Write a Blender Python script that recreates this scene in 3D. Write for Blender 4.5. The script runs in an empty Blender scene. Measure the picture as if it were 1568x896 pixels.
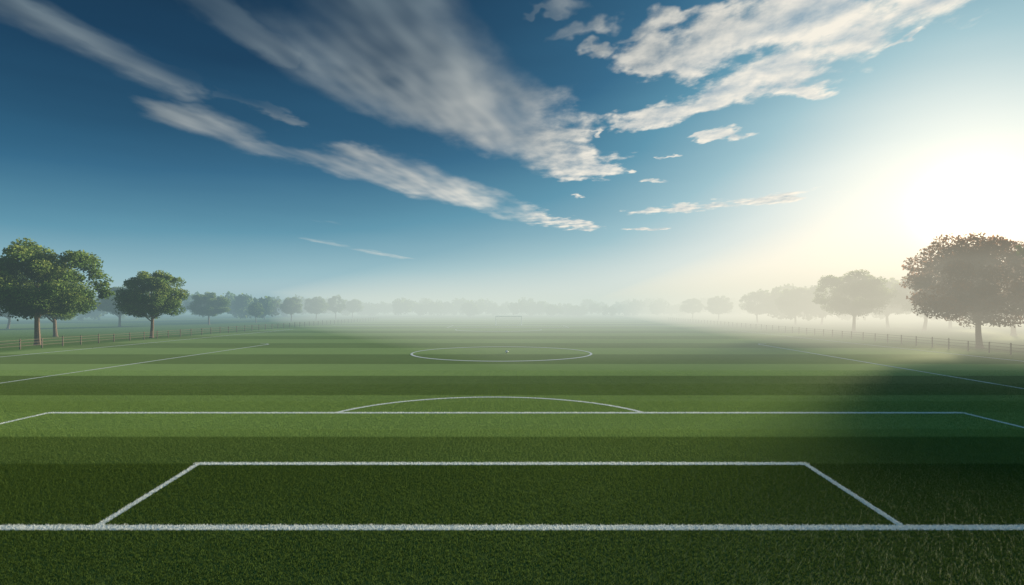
import bpy, math, random
import numpy as np
from mathutils import Vector
random.seed(7); rng=np.random.default_rng(7)
S=bpy.context.scene
S.view_settings.view_transform='Standard'; S.view_settings.look='None'; S.view_settings.exposure=0
COL=S.collection
def srgb(r,g,b):
    f=lambda c:(c/255/12.92) if c/255<=0.04045 else ((c/255+0.055)/1.055)**2.4
    return (f(r),f(g),f(b),1)
# ---------- node helper
class N:
    def __init__(s,tree): s.t=tree
    def new(s,t,**k):
        n=s.t.nodes.new(t)
        for a,b in k.items(): setattr(n,a,b)
        return n
    def put(s,sock,v):
        if isinstance(v,bpy.types.NodeSocket): s.t.links.new(v,sock)
        else: sock.default_value=v
    def m(s,op,a,b=None,c=None,clamp=False):
        n=s.new('ShaderNodeMath',operation=op,use_clamp=clamp)
        s.put(n.inputs[0],a)
        if b is not None: s.put(n.inputs[1],b)
        if c is not None: s.put(n.inputs[2],c)
        return n.outputs[0]
    def vec(s,x,y,z=0.0):
        n=s.new('ShaderNodeCombineXYZ'); s.put(n.inputs[0],x); s.put(n.inputs[1],y); s.put(n.inputs[2],z); return n.outputs[0]
    def noise(s,v,scale,detail=2,rough=0.5,dist=0.0):
        n=s.new('ShaderNodeTexNoise'); s.put(n.inputs['Vector'],v); n.inputs['Scale'].default_value=scale
        n.inputs['Detail'].default_value=detail; n.inputs['Roughness'].default_value=rough; n.inputs['Distortion'].default_value=dist
        return n.outputs[0]
    def mix(s,f,a,b,bt='MIX'):
        n=s.new('ShaderNodeMix',data_type='RGBA',blend_type=bt)
        s.put(n.inputs[0],f); s.put(n.inputs[6],a); s.put(n.inputs[7],b); return n.outputs[2]
    def ramp(s,f,stops,interp='LINEAR'):
        n=s.new('ShaderNodeValToRGB'); n.color_ramp.interpolation=interp
        e=n.color_ramp.elements
        while len(e)<len(stops): e.new(0.5)
        for el,(p,c) in zip(e,stops): el.position=p; el.color=c
        s.put(n.inputs[0],f); return n.outputs[0]
    def mr(s,v,a,b,c=0.0,d=1.0,it='SMOOTHSTEP'):
        n=s.new('ShaderNodeMapRange',interpolation_type=it)
        s.put(n.inputs[0],v)
        for i,q in enumerate((a,b,c,d)): n.inputs[i+1].default_value=q
        return n.outputs[0]
    def seg(s,x,y,ax,ay,bx,by):
        dx,dy=bx-ax,by-ay; L=dx*dx+dy*dy
        px=s.m('SUBTRACT',x,ax); py=s.m('SUBTRACT',y,ay)
        t=s.m('MULTIPLY_ADD',px,dx/L,s.m('MULTIPLY',py,dy/L),clamp=True)
        qx=s.m('MULTIPLY_ADD',t,-dx,px); qy=s.m('MULTIPLY_ADD',t,-dy,py)
        return s.m('SQRT',s.m('MULTIPLY_ADD',qx,qx,s.m('MULTIPLY',qy,qy))),t
def mat(name):
    m=bpy.data.materials.new(name); m.use_nodes=True; m.node_tree.nodes.clear(); return m,N(m.node_tree)
def mesh_obj(name,verts,faces,mats=(),col=COL):
    me=bpy.data.meshes.new(name); me.from_pydata(verts,[],faces); me.update()
    for m in mats: me.materials.append(m)
    o=bpy.data.objects.new(name,me); col.objects.link(o); return o

# ---------- sun / sky
SUN_AZ=math.radians(38.7); SUN_EL=math.radians(9.3)
sd=Vector((math.sin(SUN_AZ)*math.cos(SUN_EL),math.cos(SUN_AZ)*math.cos(SUN_EL),math.sin(SUN_EL)))
L=bpy.data.lights.new('sun','SUN'); L.energy=11.5; L.angle=math.radians(5.0); L.color=(1,0.90,0.72)
lo=bpy.data.objects.new('sun',L); COL.objects.link(lo); lo.rotation_euler=sd.to_track_quat('Z','Y').to_euler(); lo.location=(60,60,60)

W=bpy.data.worlds.new('World'); S.world=W; W.use_nodes=True; W.node_tree.nodes.clear(); n=N(W.node_tree)
W.cycles.sampling_method='MANUAL'; W.cycles.sample_map_resolution=256
tc=n.new('ShaderNodeTexCoord'); sep=n.new('ShaderNodeSeparateXYZ'); n.put(sep.inputs[0],tc.outputs['Generated'])
dx,dy,dz0=sep.outputs
dz=n.m('MAXIMUM',dz0,0.0)
dsun=Vector((706/880,1,(470-325)/880)).normalized()
dot=n.new('ShaderNodeVectorMath',operation='DOT_PRODUCT'); n.put(dot.inputs[0],tc.outputs['Generated']); dot.inputs[1].default_value=dsun
cs=n.m('MAXIMUM',dot.outputs['Value'],0.0)
H=n.m('EXPONENT',n.m('MULTIPLY',dz,-1/0.18))
G=n.m('ADD',n.m('MULTIPLY',n.m('POWER',cs,3),0.20),n.m('MULTIPLY',n.m('POWER',cs,14),0.47))
mm=n.m('ADD',n.m('MULTIPLY',H,0.78),G)
mm=n.m('ADD',mm,n.m('MULTIPLY',n.mr(dz0,0.52,0.85),0.18))  # overhead sky, out of view, brightened to add ambient light
mm=n.m('ADD',mm,n.m('MULTIPLY',n.mr(dy,0.25,-0.5),0.2))  # unseen sky behind the camera also lifted for ambient light
wob=n.noise(n.vec(dx,dy,n.m('MULTIPLY',dz,6.0)),2.2,3)
mm=n.m('ADD',mm,n.m('MULTIPLY',n.m('SUBTRACT',wob,0.5),0.07))
sky=n.ramp(mm,[(0.0,srgb(10,32,54)),(0.12,srgb(24,64,94)),(0.27,srgb(50,105,138)),(0.42,srgb(90,149,174)),(0.62,srgb(154,194,206)),(0.82,srgb(217,230,229)),(1.0,srgb(250,249,238))])
# clouds
zc=n.m('MAXIMUM',dz0,0.02)
u=n.m('DIVIDE',dx,zc); v=n.m('DIVIDE',dy,zc)
def P(x,y): return ((x-784)/(470-y),880/(470-y))
wv=n.vec(u,n.m('MULTIPLY',v,0.6),0.0)
w1=n.m('SUBTRACT',n.noise(wv,3.2,4,.6),0.5)
w2=n.m('SUBTRACT',n.noise(n.vec(n.m('ADD',u,7.3),n.m('MULTIPLY',v,0.6),2.0),3.2,4,.6),0.5)
uu=n.m('MULTIPLY_ADD',w1,0.35,u); vv=n.m('MULTIPLY_ADD',w2,0.8,v)
segs=[ # x1,y1,r1,x2,y2,r2,strength
 (560,0,.36,650,130,.44,1.2),(640,130,.44,800,205,.37,1.4),(800,205,.36,890,260,.28,1.4),
 (20,15,.2,300,130,.26,.72),(280,180,.26,400,222,.3,.85),(400,222,.32,620,275,.38,1.0),(560,235,.3,740,298,.34,.9),(620,278,.35,885,348,.36,1.1),
 (960,190,.15,1130,150,.23,1.35),(1130,150,.23,1400,5,.19,1.4),(1160,150,.1,1265,143,.09,1.05),
 (985,100,.12,1080,72,.25,1.4),(1080,72,.26,1260,0,.24,1.5),(990,60,.12,1060,10,.12,1.0),
 (860,50,.1,905,45,.12,1.15),(905,75,.06,925,75,.06,1.15),(825,10,.06,850,5,.1,1.1),
 (990,325,.28,1220,300,.3,1.05),(1070,212,.08,1105,206,.1,1.25),(965,350,.16,1010,350,.16,1.0),(990,272,.1,1020,272,.1,1.15),
 (1015,240,.05,1040,240,.05,1.1),(1400,50,.05,1420,45,.05,1.15),(855,195,.07,880,205,.09,1.15),(905,205,.05,915,208,.05,1.1),(960,262,.06,965,262,.06,1.0),(885,298,.08,895,298,.08,1.0),
 (470,365,.3,620,395,.35,.45),(350,150,.1,440,182,.1,.6),(300,0,.15,430,80,.16,.45)]
tot=None
for x1,y1,r1,x2,y2,r2,st in segs:
    a=P(x1,y1); b=P(x2,y2)
    d,t=n.seg(uu,vv,a[0],a[1],b[0],b[1])
    r=n.m('MULTIPLY_ADD',t,r2-r1,r1)
    k=n.m('SUBTRACT',1.0,n.m('DIVIDE',d,r))
    k=n.m('MAXIMUM',n.m('MINIMUM',k,0.7),-1.2)
    k=n.m('ADD',k,(st-1.25)*0.8)
    tot=k if tot is None else n.m('MAXIMUM',tot,k)
side=n.mr(n.m('ADD',u,n.m('MULTIPLY',w1,.3)),-0.1,0.6)
inv=n.m('SUBTRACT',1.0,side)
def cn(du,dv):
    a=n.m('ADD',u,du); b=n.m('ADD',v,dv)
    p=n.m('MULTIPLY_ADD',b,-0.30,a); q=n.m('MULTIPLY_ADD',a,0.30,b)
    s1=n.noise(n.vec(p,n.m('MULTIPLY',q,0.36),0.0),2.0,3,0.44,0)
    s2=n.noise(n.vec(a,n.m('MULTIPLY',b,0.7),3.0),4.6,7,0.56,0)
    return n.m('ADD',n.m('MULTIPLY',s1,inv),n.m('MULTIPLY',s2,side))
c0=cn(0,0); c1=cn(0.05,0.07)
dens=n.m('MULTIPLY_ADD',n.m('SUBTRACT',c0,0.5),n.m('MULTIPLY_ADD',side,-0.1,3.2),tot)
al=n.m('DIVIDE',n.m('MULTIPLY_ADD',inv,0.30,dens),n.m('MULTIPLY_ADD',inv,0.75,0.7),clamp=True)
al=n.m('MULTIPLY',n.m('MULTIPLY',al,al),n.m('MULTIPLY_ADD',al,-2.0,3.0))
al=n.m('MULTIPLY',al,n.mr(dz0,0.03,0.12))
al=n.m('MULTIPLY',al,n.m('MULTIPLY_ADD',side,0.10,0.86))
relief=n.m('MULTIPLY_ADD',n.m('SUBTRACT',c0,c1),n.m('MULTIPLY_ADD',inv,3.3,3.0),n.m('MULTIPLY_ADD',dens,-0.38,0.88),clamp=True)
lit=n.mix(n.mr(mm,0.05,0.42),srgb(120,140,150),srgb(252,245,230))
shd=n.mix(n.mr(mm,0.05,0.5),srgb(32,56,78),srgb(150,176,192))
cc=n.mix(relief,shd,lit)
full=n.mix(al,sky,cc)
glow=n.m('ADD',n.m('MULTIPLY',n.m('POWER',cs,60),0.22),n.m('MULTIPLY',n.m('POWER',cs,900),1.5))
full=n.mix(1.0,full,n.mix(glow,(0,0,0,1),(1.0,0.88,0.60,1)),'ADD')
ns=n.new('ShaderNodeTexSky',sky_type='NISHITA'); ns.sun_disc=False; ns.sun_elevation=SUN_EL; ns.sun_rotation=SUN_AZ
b1=n.new('ShaderNodeBackground'); n.put(b1.inputs[0],full); b1.inputs[1].default_value=0.95
b2=n.new('ShaderNodeBackground'); n.put(b2.inputs[0],ns.outputs[0]); b2.inputs[1].default_value=0.004
ad=n.new('ShaderNodeAddShader'); n.put(ad.inputs[0],b1.outputs[0]); n.put(ad.inputs[1],b2.outputs[0])
wo=n.new('ShaderNodeOutputWorld'); n.put(wo.inputs[0],ad.outputs[0])

# ---------- pitch markings, as world-space line list
HW=0.15; VW=0.085
LINES=[(-60,13.02,60,13.02,HW),(-9.44,13.02,-10.0,18.33,VW),(8.88,13.02,9.34,18.33,VW),(-10.0,18.33,9.34,18.33,HW),
 (-22,13.02,-21.9,27.16,VW*1.2),(21,13.02,21.3,27.16,VW*1.2),(-21.9,27.16,21.3,27.16,HW*1.1)]
FAR=[(-34.2,13.02,-32.8,77,.12),(30.4,13.02,33.2,77,.12),(-52.5,13.02,-49.5,130,.13),(47,13.02,47.5,130,.13),
 (-16,141,14,141,.35),(-16,141,-16,157,.12),(14,141,14,157,.12),(-49,157,48,157,.4)]
ARC=(-1.05,23.95,7.95); CIRC=(-1.13,62.8,9.7)
STR=[18.3,22.1,27.3,32.6,41.9,50.6,61,70.5,80,90,100,111,122,134,146,158,172,186,200,215,230,250,270,290,310,330]
VAL=[.0,.30,.82,.70,.24,.88,.34,.9,.42]+[.88,.5]*20
def turf(n,blade):
    g=n.new('ShaderNodeNewGeometry'); s=n.new('ShaderNodeSeparateXYZ'); n.put(s.inputs[0],g.outputs['Position'])
    x,y,z=s.outputs
    nz=n.noise(g.outputs['Position'],6.0,1)
    yy=n.m('MULTIPLY_ADD',n.m('SUBTRACT',nz,0.5),0.12,y)
    tone=n.m('ADD',VAL[0],0.0)
    for i,b in enumerate(STR[:5] if blade else STR):
        dlt=VAL[i+1]-VAL[i]
        st=n.m('MULTIPLY_ADD',n.m('SUBTRACT',yy,b),5.0,0.5,clamp=True)
        tone=n.m('MULTIPLY_ADD',st,dlt,tone)
    big=n.noise(g.outputs['Position'],0.09,2,0.6); med=n.noise(g.outputs['Position'],1.3,3,0.6); fine=n.noise(g.outputs['Position'],30.0,1)
    tone=n.m('MULTIPLY_ADD',n.m('SUBTRACT',big,0.5),0.3,tone)
    tone=n.m('MULTIPLY_ADD',n.m('SUBTRACT',med,0.5),0.22,tone,clamp=True)
    c=n.mix(tone,(0.082,0.132,0.028,1),(0.30,0.43,0.14,1))
    out=n.mr(n.m('ABSOLUTE',n.m('ADD',x,1.0)),54,57)
    c=n.mix(out,c,n.mix(med,(0.08,0.17,0.03,1),(0.15,0.27,0.06,1)))
    c=n.mix(n.mr(fine,0.35,0.75,0,0.15),c,(0.22,0.32,0.08,1))
    if blade:
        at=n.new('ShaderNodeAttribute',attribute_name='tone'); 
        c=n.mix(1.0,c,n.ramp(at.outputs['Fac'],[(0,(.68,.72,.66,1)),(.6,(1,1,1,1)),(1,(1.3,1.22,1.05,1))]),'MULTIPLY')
        mk=None
        for a in LINES:
            d,_=n.seg(x,y,*a[:4]); k=n.m('DIVIDE',d,a[4]); mk=k if mk is None else n.m('MINIMUM',mk,k)
        ax=n.m('SUBTRACT',x,ARC[0]); ay=n.m('SUBTRACT',y,ARC[1])
        rr=n.m('SQRT',n.m('MULTIPLY_ADD',ax,ax,n.m('MULTIPLY',ay,ay)))
        d=n.m('DIVIDE',n.m('ABSOLUTE',n.m('SUBTRACT',rr,ARC[2])),0.13)
        d=n.m('ADD',d,n.m('MULTIPLY',n.m('LESS_THAN',y,27.1),50.0)); mk=n.m('MINIMUM',mk,d)
        jit=n.noise(g.outputs['Position'],25.0,1)
        lm=n.m('LESS_THAN',n.m('MULTIPLY_ADD',n.m('SUBTRACT',jit,0.5),0.9,mk),1.0)
        c=n.mix(n.m('MULTIPLY',lm,0.93),c,(0.85,0.87,0.84,1))
    else:
        c=n.mix(1.0,c,(.98,.96,.92,1),'MULTIPLY')
    return c,med,fine
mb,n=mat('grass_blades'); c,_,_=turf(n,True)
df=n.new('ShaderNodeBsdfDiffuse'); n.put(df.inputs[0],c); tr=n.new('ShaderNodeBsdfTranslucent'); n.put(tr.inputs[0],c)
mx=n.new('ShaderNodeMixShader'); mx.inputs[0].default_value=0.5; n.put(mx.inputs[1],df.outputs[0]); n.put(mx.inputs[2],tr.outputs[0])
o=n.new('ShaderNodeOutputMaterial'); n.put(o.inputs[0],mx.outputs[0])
mg,n=mat('turf_ground'); c,med,fine=turf(n,False)
pb=n.new('ShaderNodeBsdfDiffuse'); n.put(pb.inputs[0],c)
gl=n.new('ShaderNodeBsdfGlossy'); gl.inputs['Roughness'].default_value=0.62; gl.inputs[0].default_value=(.85,.85,.6,1)
bm=n.new('ShaderNodeBump'); bm.inputs['Strength'].default_value=0.4; bm.inputs['Distance'].default_value=0.03; n.put(bm.inputs['Height'],fine); n.put(pb.inputs['Normal'],bm.outputs[0])
mx2=n.new('ShaderNodeMixShader'); mx2.inputs[0].default_value=0.05; n.put(mx2.inputs[1],pb.outputs[0]); n.put(mx2.inputs[2],gl.outputs[0])
o=n.new('ShaderNodeOutputMaterial'); n.put(o.inputs[0],mx2.outputs[0])
ground=mesh_obj('grass_ground',[(-3000,-500,0),(3000,-500,0),(3000,5000,0),(-3000,5000,0)],[(0,1,2,3)],[mg])

# markings mesh
mp,n=mat('white_line_paint'); g=n.new('ShaderNodeNewGeometry'); nz=n.noise(g.outputs['Position'],9.0,3)
d=n.new('ShaderNodeBsdfDiffuse'); n.put(d.inputs[0],n.mix(nz,(0.72,0.75,0.70,1),(0.88,0.88,0.86,1))); o=n.new('ShaderNodeOutputMaterial'); n.put(o.inputs[0],d.outputs[0])
vs=[];fs=[]
def strip(pts,w,z=0.004,wy=None):
    b=len(vs); k=len(pts)
    for i,(x,y) in enumerate(pts):
        p0=pts[max(i-1,0)]; p1=pts[min(i+1,k-1)]
        tx,ty=p1[0]-p0[0],p1[1]-p0[1]; l=math.hypot(tx,ty); nx,ny=-ty/l,tx/l
        ww=w if wy is None else w+(wy-w)*abs(ny)
        vs.append((x+nx*ww,y+ny*ww,z)); vs.append((x-nx*ww,y-ny*ww,z))
    for i in range(k-1): fs.append((b+2*i,b+2*i+1,b+2*i+3,b+2*i+2))
zz=0.004
for a in LINES+FAR:
    strip([(a[0],a[1]),(a[2],a[3])],a[4],zz); zz+=0.0006
arcp=[]
for i in range(65):
    t=math.radians(180*i/64); x=ARC[0]+ARC[2]*math.cos(t); y=ARC[1]+ARC[2]*math.sin(t)
    if y>27.1: arcp.append((x,y))
strip(arcp,.08,zz+.001,.14)
strip([(CIRC[0]+CIRC[2]*math.cos(math.radians(i*3)),CIRC[1]+CIRC[2]*math.sin(math.radians(i*3))) for i in range(121)],.10,zz+.002,.24)
strip([(-3+9.5*math.cos(math.radians(i*3)),128+9.5*math.sin(math.radians(i*3))) for i in range(60,121)],.14,zz+.002,.45)
for sx,x0 in ((-1,-32.8),(1,33.2)):
    strip([(x0+sx*1.6*(1-math.cos(math.radians(t*9))),77+1.6*math.sin(math.radians(t*9))) for t in range(11)],.12,zz+.003)
mesh_obj('pitch_markings',vs,fs,[mp])

# ---------- grass blades
def mkpatch(name,nb,hs):
    px=rng.uniform(-.5,.5,nb); py=rng.uniform(-.5,.5,nb); an=rng.uniform(0,2*np.pi,nb); h=rng.uniform(.022,.055,nb)*hs; w=rng.uniform(.004,.0075,nb)
    lx=rng.normal(0,.016,nb); ly=rng.normal(0,.016,nb)
    V=np.zeros((nb,5,3)); cx,cy=np.cos(an)*w,np.sin(an)*w
    V[:,0]=np.c_[px-cx,py-cy,0*h]; V[:,1]=np.c_[px+cx,py+cy,0*h]
    V[:,2]=np.c_[px+cx*.7+lx*.4,py+cy*.7+ly*.4,h*.6]; V[:,3]=np.c_[px-cx*.7+lx*.4,py-cy*.7+ly*.4,h*.6]; V[:,4]=np.c_[px+lx,py+ly,h]
    F=[]
    for i in range(nb): F+= [(5*i,5*i+1,5*i+2,5*i+3),(5*i+3,5*i+2,5*i+4)]
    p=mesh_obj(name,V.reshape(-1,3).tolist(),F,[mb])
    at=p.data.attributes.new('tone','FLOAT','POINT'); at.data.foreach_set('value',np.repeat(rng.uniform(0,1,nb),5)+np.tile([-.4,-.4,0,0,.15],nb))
    return p
grassE=bpy.data.objects.new('grass',None); COL.objects.link(grassE)
for nm_,nb,hs,j0,j1 in (('near',1700,1,8,24),('mid',1000,.9,24,31),('far',600,.8,31,38),('farther',280,.7,38,46)):
    patch=mkpatch('blade_patch_'+nm_,nb,hs)
    iv=[];iff=[]
    for j in range(j0,j1):
        lim=int(0.95*j)+4
        for i in range(-lim,lim+1):
            q=random.randrange(4); b=len(iv)
            cs4=[(-.5,-.5),(.5,-.5),(.5,.5),(-.5,.5)]
            cs4=cs4[q:]+cs4[:q]
            for a in cs4: iv.append((i+a[0],j+a[1],0.0))
            iff.append((b,b+1,b+2,b+3))
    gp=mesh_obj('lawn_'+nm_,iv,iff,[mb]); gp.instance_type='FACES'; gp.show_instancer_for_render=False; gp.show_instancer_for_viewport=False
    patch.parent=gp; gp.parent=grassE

# ---------- trees
def leafmat(name,c1,c2,c3,trans=0.5):
    m,n=mat(name); at=n.new('ShaderNodeAttribute',attribute_name='tone')
    c=n.ramp(at.outputs['Fac'],[(0,c1),(.5,c2),(1,c3)])
    d=n.new('ShaderNodeBsdfDiffuse'); n.put(d.inputs[0],c); t=n.new('ShaderNodeBsdfTranslucent'); n.put(t.inputs[0],c)
    x=n.new('ShaderNodeMixShader'); x.inputs[0].default_value=trans; n.put(x.inputs[1],d.outputs[0]); n.put(x.inputs[2],t.outputs[0])
    o=n.new('ShaderNodeOutputMaterial'); n.put(o.inputs[0],x.outputs[0]); return m
lm=leafmat('tree_leaves',(0.03,0.065,0.016,1),(0.11,0.18,0.045,1),(0.32,0.36,0.09,1),.55)
lr=leafmat('russet_leaves',(0.06,0.032,0.018,1),(0.22,0.10,0.045,1),(0.42,0.18,0.07,1),.5)
bk,n=mat('tree_bark'); g=n.new('ShaderNodeTexCoord'); nz=n.noise(g.outputs['Object'],5.0,5,0.7)
d=n.new('ShaderNodeBsdfPrincipled'); n.put(d.inputs['Base Color'],n.mix(nz,(0.07,0.045,0.028,1),(0.26,0.17,0.11,1))); d.inputs['Roughness'].default_value=.9
bb=n.new('ShaderNodeBump'); bb.inputs['Distance'].default_value=.05; n.put(bb.inputs['Height'],nz); n.put(d.inputs['Normal'],bb.outputs[0])
o=n.new('ShaderNodeOutputMaterial'); n.put(o.inputs[0],d.outputs[0])
def tube(vs,fs,pts,rad,k=7):
    b=len(vs)
    for i,p in enumerate(pts):
        p=Vector(p); q=Vector(pts[min(i+1,len(pts)-1)])-Vector(pts[max(i-1,0)])
        q.normalize(); a=q.orthogonal().normalized(); c=q.cross(a)
        for j in range(k):
            t=2*math.pi*j/k; vs.append(tuple(p+(a*math.cos(t)+c*math.sin(t))*rad[i]))
    for i in range(len(pts)-1):
        for j in range(k): fs.append((b+i*k+j,b+i*k+(j+1)%k,b+(i+1)*k+(j+1)%k,b+(i+1)*k+j))
def tree_mesh(name,seed,Ht=12.,cw=12.,cb=.26,nclump=90,per=300,leaf=.16,skew=0,lmat=None):
    r=np.random.default_rng(seed); vs=[];fs=[]
    cz0=cb*Ht; ch=Ht-cz0; mid=cz0+ch*.42
    cl=[]
    while len(cl)<nclump:
        p=r.uniform(-1,1,3); l=np.linalg.norm(p)
        if l>1 or l<.3: continue
        if r.random()>l**1.3: continue
        az=math.atan2(p[1],p[0]); lump=1+.09*math.sin(3*az+seed)+.07*math.sin(5*az+2*seed+3*p[2])
        q=np.array([p[0]*cw*.43*lump+skew*p[2],p[1]*cw*.43*lump,(mid+p[2]*(ch*.50 if p[2]>0 else ch*.34)*lump)])
        cl.append(q)
    cl=np.array(cl)
    ln=r.normal(0,.12,2)
    tp=[(0,0,-.1),(ln[0]*.2,ln[1]*.2,.35),(ln[0],ln[1],cz0*.6),(ln[0]*1.6,ln[1]*1.6,cz0+ch*.2),(ln[0]*2,0,cz0+ch*.55),(0,0,cz0+ch*.85)]
    R=Ht*.021
    tube(vs,fs,tp,[R*1.6,R*1.1,R*.92,R*.7,R*.4,R*.1],9)
    for q in cl[r.permutation(len(cl))[:26]]:
        z0=min(cz0*.8+r.uniform(0,.4)*ch,q[2]-.3); z0=max(z0,cz0*.65)
        s=np.array([ln[0],ln[1],z0]); e=q; m1=s*.6+e*.4+np.array([0,0,-.2]); m2=s*.25+e*.75+r.normal(0,.2,3)
        tube(vs,fs,[tuple(s),tuple(m1),tuple(m2),tuple(e)],[R*.42,R*.26,R*.14,R*.04],5)
    nbark=len(fs); nv=len(vs)
    cr=r.uniform(.6,1.25,len(cl))*cw*.10
    cen=np.repeat(cl,per,axis=0); rad=np.repeat(cr,per)
    d=r.normal(0,1,(len(cen),3)); d/=np.linalg.norm(d,axis=1)[:,None]
    pos=cen+d*(rad*r.uniform(.25,1.08,len(cen))**.6)[:,None]*np.array([1,1,.8])
    pos[:,2]=np.maximum(pos[:,2],cz0*.78+r.uniform(0,1,len(pos)))
    a=r.normal(0,1,pos.shape); a/=np.linalg.norm(a,axis=1)[:,None]; b=np.cross(a,r.normal(0,1,pos.shape)); b/=np.linalg.norm(b,axis=1)[:,None]
    sz=(leaf*r.uniform(.6,1.3,len(pos)))[:,None]
    Q=np.stack([pos-a*sz,pos+b*sz*.5,pos+a*sz,pos-b*sz*.5],1).reshape(-1,3)
    vs=vs+Q.tolist()
    k=len(pos); fs=fs+[(nv+4*i,nv+4*i+1,nv+4*i+2,nv+4*i+3) for i in range(k)]
    me=bpy.data.meshes.new(name); me.from_pydata(vs,[],fs); me.materials.append(bk); me.materials.append(lmat or lm)
    mi=np.zeros(len(fs),dtype=np.int32); mi[nbark:]=1; me.polygons.foreach_set('material_index',mi)
    tone=np.repeat(np.clip(np.repeat(r.uniform(.1,.75,len(cl)),per)*.6+r.uniform(0,.5,k)+ .15*(d[:,2]),0,1),4)
    at=me.attributes.new('tone','FLOAT','POINT'); at.data.foreach_set('value',np.concatenate([np.zeros(nv),tone]))
    me.update(); return me
TM=[tree_mesh('tree_a',1,nclump=130),tree_mesh('tree_b',2,cw=10.5,nclump=100),tree_mesh('tree_c',5,cw=11,nclump=110)]
TR=tree_mesh('tree_r',9,cw=12.6,nclump=150,lmat=lr,cb=.2)
TS=tree_mesh('tree_s',12,cw=13,nclump=90,per=160,leaf=.3)
def put_tree(x,y,me,h,w,rot=0.0):
    d=4400/(y-470); X=(x-784)*d/880; return put_xy(X,d,me,h,w,rot)
def put_xy(X,Y,me,h,w,rot=0.0):
    o=bpy.data.objects.new('deciduous_tree',me); COL.objects.link(o); o.location=(X,Y,0); o.rotation_euler=(0,0,rot)
    o.scale=(w/11.,w/11.,h/12.); return o
put_tree(58,528,TM[0],13.8,14.6,.3)
put_tree(85,515,TM[1],10.2,12.5,1.2)
put_tree(232,517,TM[2],11.4,11.2,2.0)
put_tree(183,500,TM[1],10.5,12,.5)
put_tree(12,503,TM[2],9.5,11,3.)
put_tree(320,497,TM[0],9.4,10.5,4.)
put_tree(392,494,TM[1],6.6,6,1.)
put_tree(405,489,TM[2],9,9,1.)
put_tree(446,492,TM[2],8.9,8.2,1.6)
put_tree(484,490,TM[0],9.2,9,2.6)
put_tree(514,489,TM[1],9.8,9,.2)
put_tree(540,487,TM[2],9,10,.9)
put_tree(1500,533,TR,14.0,14.6,1.3)
put_tree(1307,508,TM[0],12.6,13.5,2.)
put_tree(1218,498,TM[2],10.8,11,.6)
put_tree(1160,495,TM[1],10,11,.6)
put_tree(1100,491,TM[0],9.3,10,1.6)
put_tree(1060,489,TM[2],9.,10,1.6)
put_tree(1258,497,TM[1],11.,12,4.)
put_tree(1360,502,TM[1],11.5,14,1.6)
put_tree(1415,506,TM[2],12.5,15,2.6)
put_tree(1455,503,TM[0],13.,15,5.6)
put_tree(1552,513,TM[0],13.,16,2.6)
# trees along the right boundary, beyond the frame edge (they throw the long shadows)
for X,Y,h,w in ((65,58,17,17),(64,44,17,17),(60,30,15,15),(58,16,14,14),(76,66,16,15),(60,2,13,13),(52,-8,12,13)):
    put_xy(X,Y,TS,h,w,X)
# distant tree mass
def distant(name,spec,seed):
    r=np.random.default_rng(seed); Vv=[];T=[];
    for (X,Y,h,w) in spec:
        k=900; nc=14
        p=r.normal(0,1,(nc,3)); p/=np.linalg.norm(p,axis=1)[:,None]; p*=r.uniform(.3,.8,nc)[:,None]
        c=p*np.array([w*.5,w*.5,h*.40])+np.array([X,Y,h*.53])
        cc=np.repeat(c,k//nc,axis=0); d=r.normal(0,1,cc.shape); d/=np.linalg.norm(d,axis=1)[:,None]
        pos=cc+d*(w*.17*r.uniform(.3,1.1,len(cc)))[:,None]; pos[:,2]=np.clip(pos[:,2],.1,h)
        a=r.normal(0,1,pos.shape); a/=np.linalg.norm(a,axis=1)[:,None]; b=np.cross(a,r.normal(0,1,pos.shape)); b/=np.linalg.norm(b,axis=1)[:,None]
        s=(w*.05*r.uniform(.6,1.4,len(pos)))[:,None]
        Vv.append(np.stack([pos-a*s,pos+b*s*.7,pos+a*s,pos-b*s*.7],1).reshape(-1,3)); T.append(np.repeat(r.uniform(.1,.8,len(pos)),4))
    Vv=np.concatenate(Vv); T=np.concatenate(T); k=len(Vv)//4
    me=bpy.data.meshes.new(name); me.from_pydata(Vv.tolist(),[],np.arange(4*k).reshape(k,4).tolist()); me.materials.append(lm)
    at=me.attributes.new('tone','FLOAT','POINT'); at.data.foreach_set('value',T); me.update()
    o=bpy.data.objects.new(name,me); COL.objects.link(o); return o
spec=[]
for i in range(210):
    px=-60+1700*(i+rng.uniform(0,1))/210; D=rng.uniform(290,370)
    h=rng.uniform(5.5,10.5)
    if px<560: h+=(560-px)/560*7
    if px>1040: h+=min((px-1040)/300,1.)*8
    spec.append(((px-784)*D/880,D,h,rng.uniform(7,15)))
spec+= [((808-784)*330/880,330,13,13),((730-784)*330/880,330,10.5,9),((655-784)*330/880,325,10.5,9)]
for i in range(26):
    px=rng.uniform(120,420); D=rng.uniform(200,260); spec.append(((px-784)*D/880,D,rng.uniform(8,13),rng.uniform(9,13)))
for i in range(46):
    px=rng.uniform(1180,1700); D=rng.uniform(150,220); spec.append(((px-784)*D/880,D,rng.uniform(10,15),rng.uniform(10,14)))
distant('distant_tree_line',spec,3)

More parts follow.
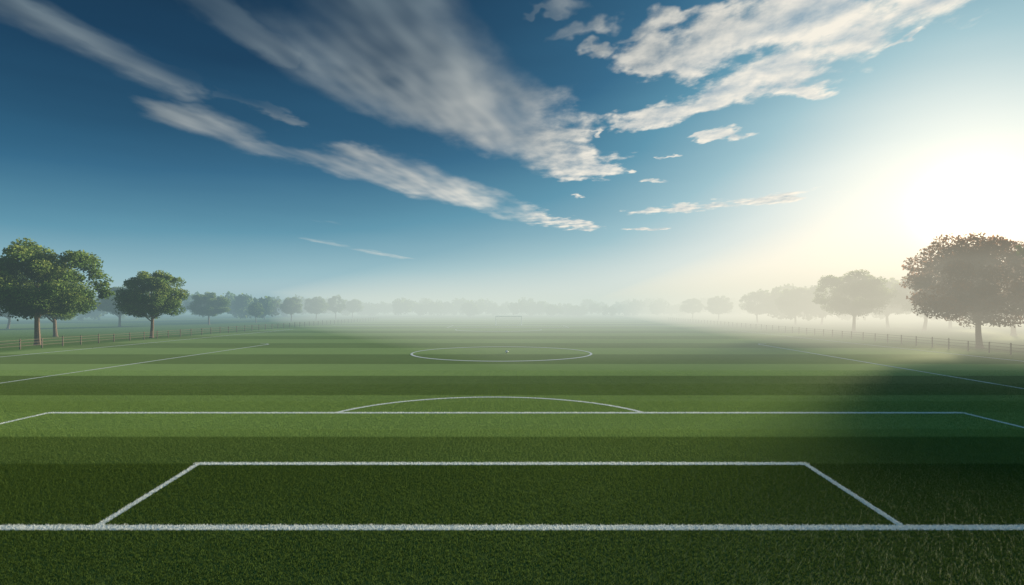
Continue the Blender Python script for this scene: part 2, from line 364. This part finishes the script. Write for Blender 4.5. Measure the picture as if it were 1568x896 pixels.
# ---------- fences
wd,n=mat('weathered_wood'); g=n.new('ShaderNodeNewGeometry'); nz=n.noise(g.outputs['Position'],4.0,4)
d=n.new('ShaderNodeBsdfDiffuse'); n.put(d.inputs[0],n.mix(nz,(0.14,0.10,0.07,1),(0.32,0.26,0.2,1))); o=n.new('ShaderNodeOutputMaterial'); n.put(o.inputs[0],d.outputs[0])
def fence(p0,p1,step=3.0,h=1.25):
    vs=[];fs=[]; L_=math.dist(p0,p1); k=int(L_/step); ux,uy=(p1[0]-p0[0])/L_,(p1[1]-p0[1])/L_
    P_=[]
    for i in range(k+1):
        x=p0[0]+ux*step*i+random.gauss(0,.05); y=p0[1]+uy*step*i; P_.append((x,y)); hh=h+random.gauss(0,.04)
        tube(vs,fs,[(x,y,-.1),(x,y,hh-.04),(x+random.gauss(0,.01),y,hh)],[.075,.068,.03],6)
    for z in (.42,.78,1.1):
        for a,b in zip(P_[:-1],P_[1:]):
            tube(vs,fs,[(a[0]+.09,a[1],z+random.gauss(0,.015)),(b[0]+.09,b[1],z+random.gauss(0,.015))],[.022,.022],5)
    return mesh_obj('wooden_fence',vs,fs,[wd])
fence((-60,35),(-50,215)); fence((51,30),(58,215))

# ---------- goal
wh,n=mat('goal_white_metal'); d=n.new('ShaderNodeBsdfPrincipled'); d.inputs['Base Color'].default_value=(.85,.85,.85,1); d.inputs['Roughness'].default_value=.35
o=n.new('ShaderNodeOutputMaterial'); n.put(o.inputs[0],d.outputs[0])
nm,n=mat('goal_net'); d=n.new('ShaderNodeBsdfDiffuse'); d.inputs[0].default_value=(.6,.6,.6,1); o=n.new('ShaderNodeOutputMaterial'); n.put(o.inputs[0],d.outputs[0])
E=bpy.data.objects.new('soccer_goal',None); COL.objects.link(E); E.location=((779-784)*157/880,157,0)
vs=[];fs=[]; w=3.5; h=2.5
for a,b in (((-w,0,0),(-w,0,h)),((w,0,0),(w,0,h)),((-w-.11,0,h),(w+.11,0,h))): tube(vs,fs,[a,b],[.11,.11],10)
f=mesh_obj('frame',vs,fs,[wh]); f.parent=E
vs=[];fs=[]
for sx in (-w,w):
    tube(vs,fs,[(sx,0,h),(sx,.8,h),(sx,2,0.03),(sx,0,.03)],[.03]*4,6)
tube(vs,fs,[(-w,2,.03),(w,2,.03)],[.03,.03],6); tube(vs,fs,[(-w,.8,h),(w,.8,h)],[.025,.025],6)
f=mesh_obj('stanchions',vs,fs,[wh]); f.parent=E
vs=[];fs=[]
for i in range(36):
    x=-w+2*w*i/35; tube(vs,fs,[(x,.02,h-.02),(x,.8,h-.05),(x,1.98,.05)],[.006]*3,3)
for i in range(12):
    t=i/11; tube(vs,fs,[(-w,.8+1.2*t,h*(1-t)+.03),(w,.8+1.2*t,h*(1-t)+.03)],[.006]*2,3)
    for sx in (-w,w): tube(vs,fs,[(sx,.02,h*(1-t)+.03),(sx,.8+1.2*t,h*(1-t)+.03)],[.006]*2,3)
f=mesh_obj('net',vs,fs,[nm]); f.parent=E

# ---------- ball
import bmesh
bm_=bmesh.new(); bmesh.ops.create_icosphere(bm_,subdivisions=4,radius=.16); me=bpy.data.meshes.new('soccer_ball')
ico=bmesh.new(); bmesh.ops.create_icosphere(ico,subdivisions=1,radius=1); pent=[v.co.normalized() for v in ico.verts]
for f_ in bm_.faces:
    c=f_.calc_center_median().normalized(); f_.material_index=1 if max(c.dot(p) for p in pent)>.955 else 0; f_.smooth=True
bm_.to_mesh(me)
bl,n=mat('ball_black_panels'); d=n.new('ShaderNodeBsdfPrincipled'); d.inputs['Base Color'].default_value=(.02,.02,.02,1); o=n.new('ShaderNodeOutputMaterial'); n.put(o.inputs[0],d.outputs[0])
me.materials.append(wh); me.materials.append(bl)
ob=bpy.data.objects.new('soccer_ball',me); COL.objects.link(ob); ob.location=(-.57,62.4,.16)

# ---------- mist banks lying over the field: homogeneous, self-glowing (absorb + emission), sun scatter set into their colour, brighter on the sun side
# (only four nested bodies, so that rays never cross more than eight surfaces)
mistE=bpy.data.objects.new('mist',None); COL.objects.link(mistE)
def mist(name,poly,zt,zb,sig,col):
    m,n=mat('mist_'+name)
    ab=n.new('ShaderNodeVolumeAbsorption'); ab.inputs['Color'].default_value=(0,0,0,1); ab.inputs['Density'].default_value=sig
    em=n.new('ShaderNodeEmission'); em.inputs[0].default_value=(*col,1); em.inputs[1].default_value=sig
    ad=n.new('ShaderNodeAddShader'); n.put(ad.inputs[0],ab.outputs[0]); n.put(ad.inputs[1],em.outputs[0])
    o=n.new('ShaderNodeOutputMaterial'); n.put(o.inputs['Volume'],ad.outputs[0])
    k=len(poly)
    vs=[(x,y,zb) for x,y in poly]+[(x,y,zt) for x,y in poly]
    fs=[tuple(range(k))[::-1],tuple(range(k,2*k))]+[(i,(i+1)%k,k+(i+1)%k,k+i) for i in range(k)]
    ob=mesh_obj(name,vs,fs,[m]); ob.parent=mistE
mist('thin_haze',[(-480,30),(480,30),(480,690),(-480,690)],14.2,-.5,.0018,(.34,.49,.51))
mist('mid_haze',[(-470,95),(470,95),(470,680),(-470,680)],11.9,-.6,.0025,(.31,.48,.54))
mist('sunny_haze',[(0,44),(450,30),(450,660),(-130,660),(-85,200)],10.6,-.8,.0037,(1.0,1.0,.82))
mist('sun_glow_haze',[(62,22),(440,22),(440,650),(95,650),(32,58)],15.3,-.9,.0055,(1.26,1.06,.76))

# ---------- camera
cd=bpy.data.cameras.new('camera'); cam=bpy.data.objects.new('camera',cd); COL.objects.link(cam); S.camera=cam
cam.location=(0,0,5); cam.rotation_euler=(math.radians(90),0,0); cd.sensor_width=36; cd.lens=36*880/1568; cd.shift_y=22.5/1568; cd.clip_end=8000; cd.clip_start=.1
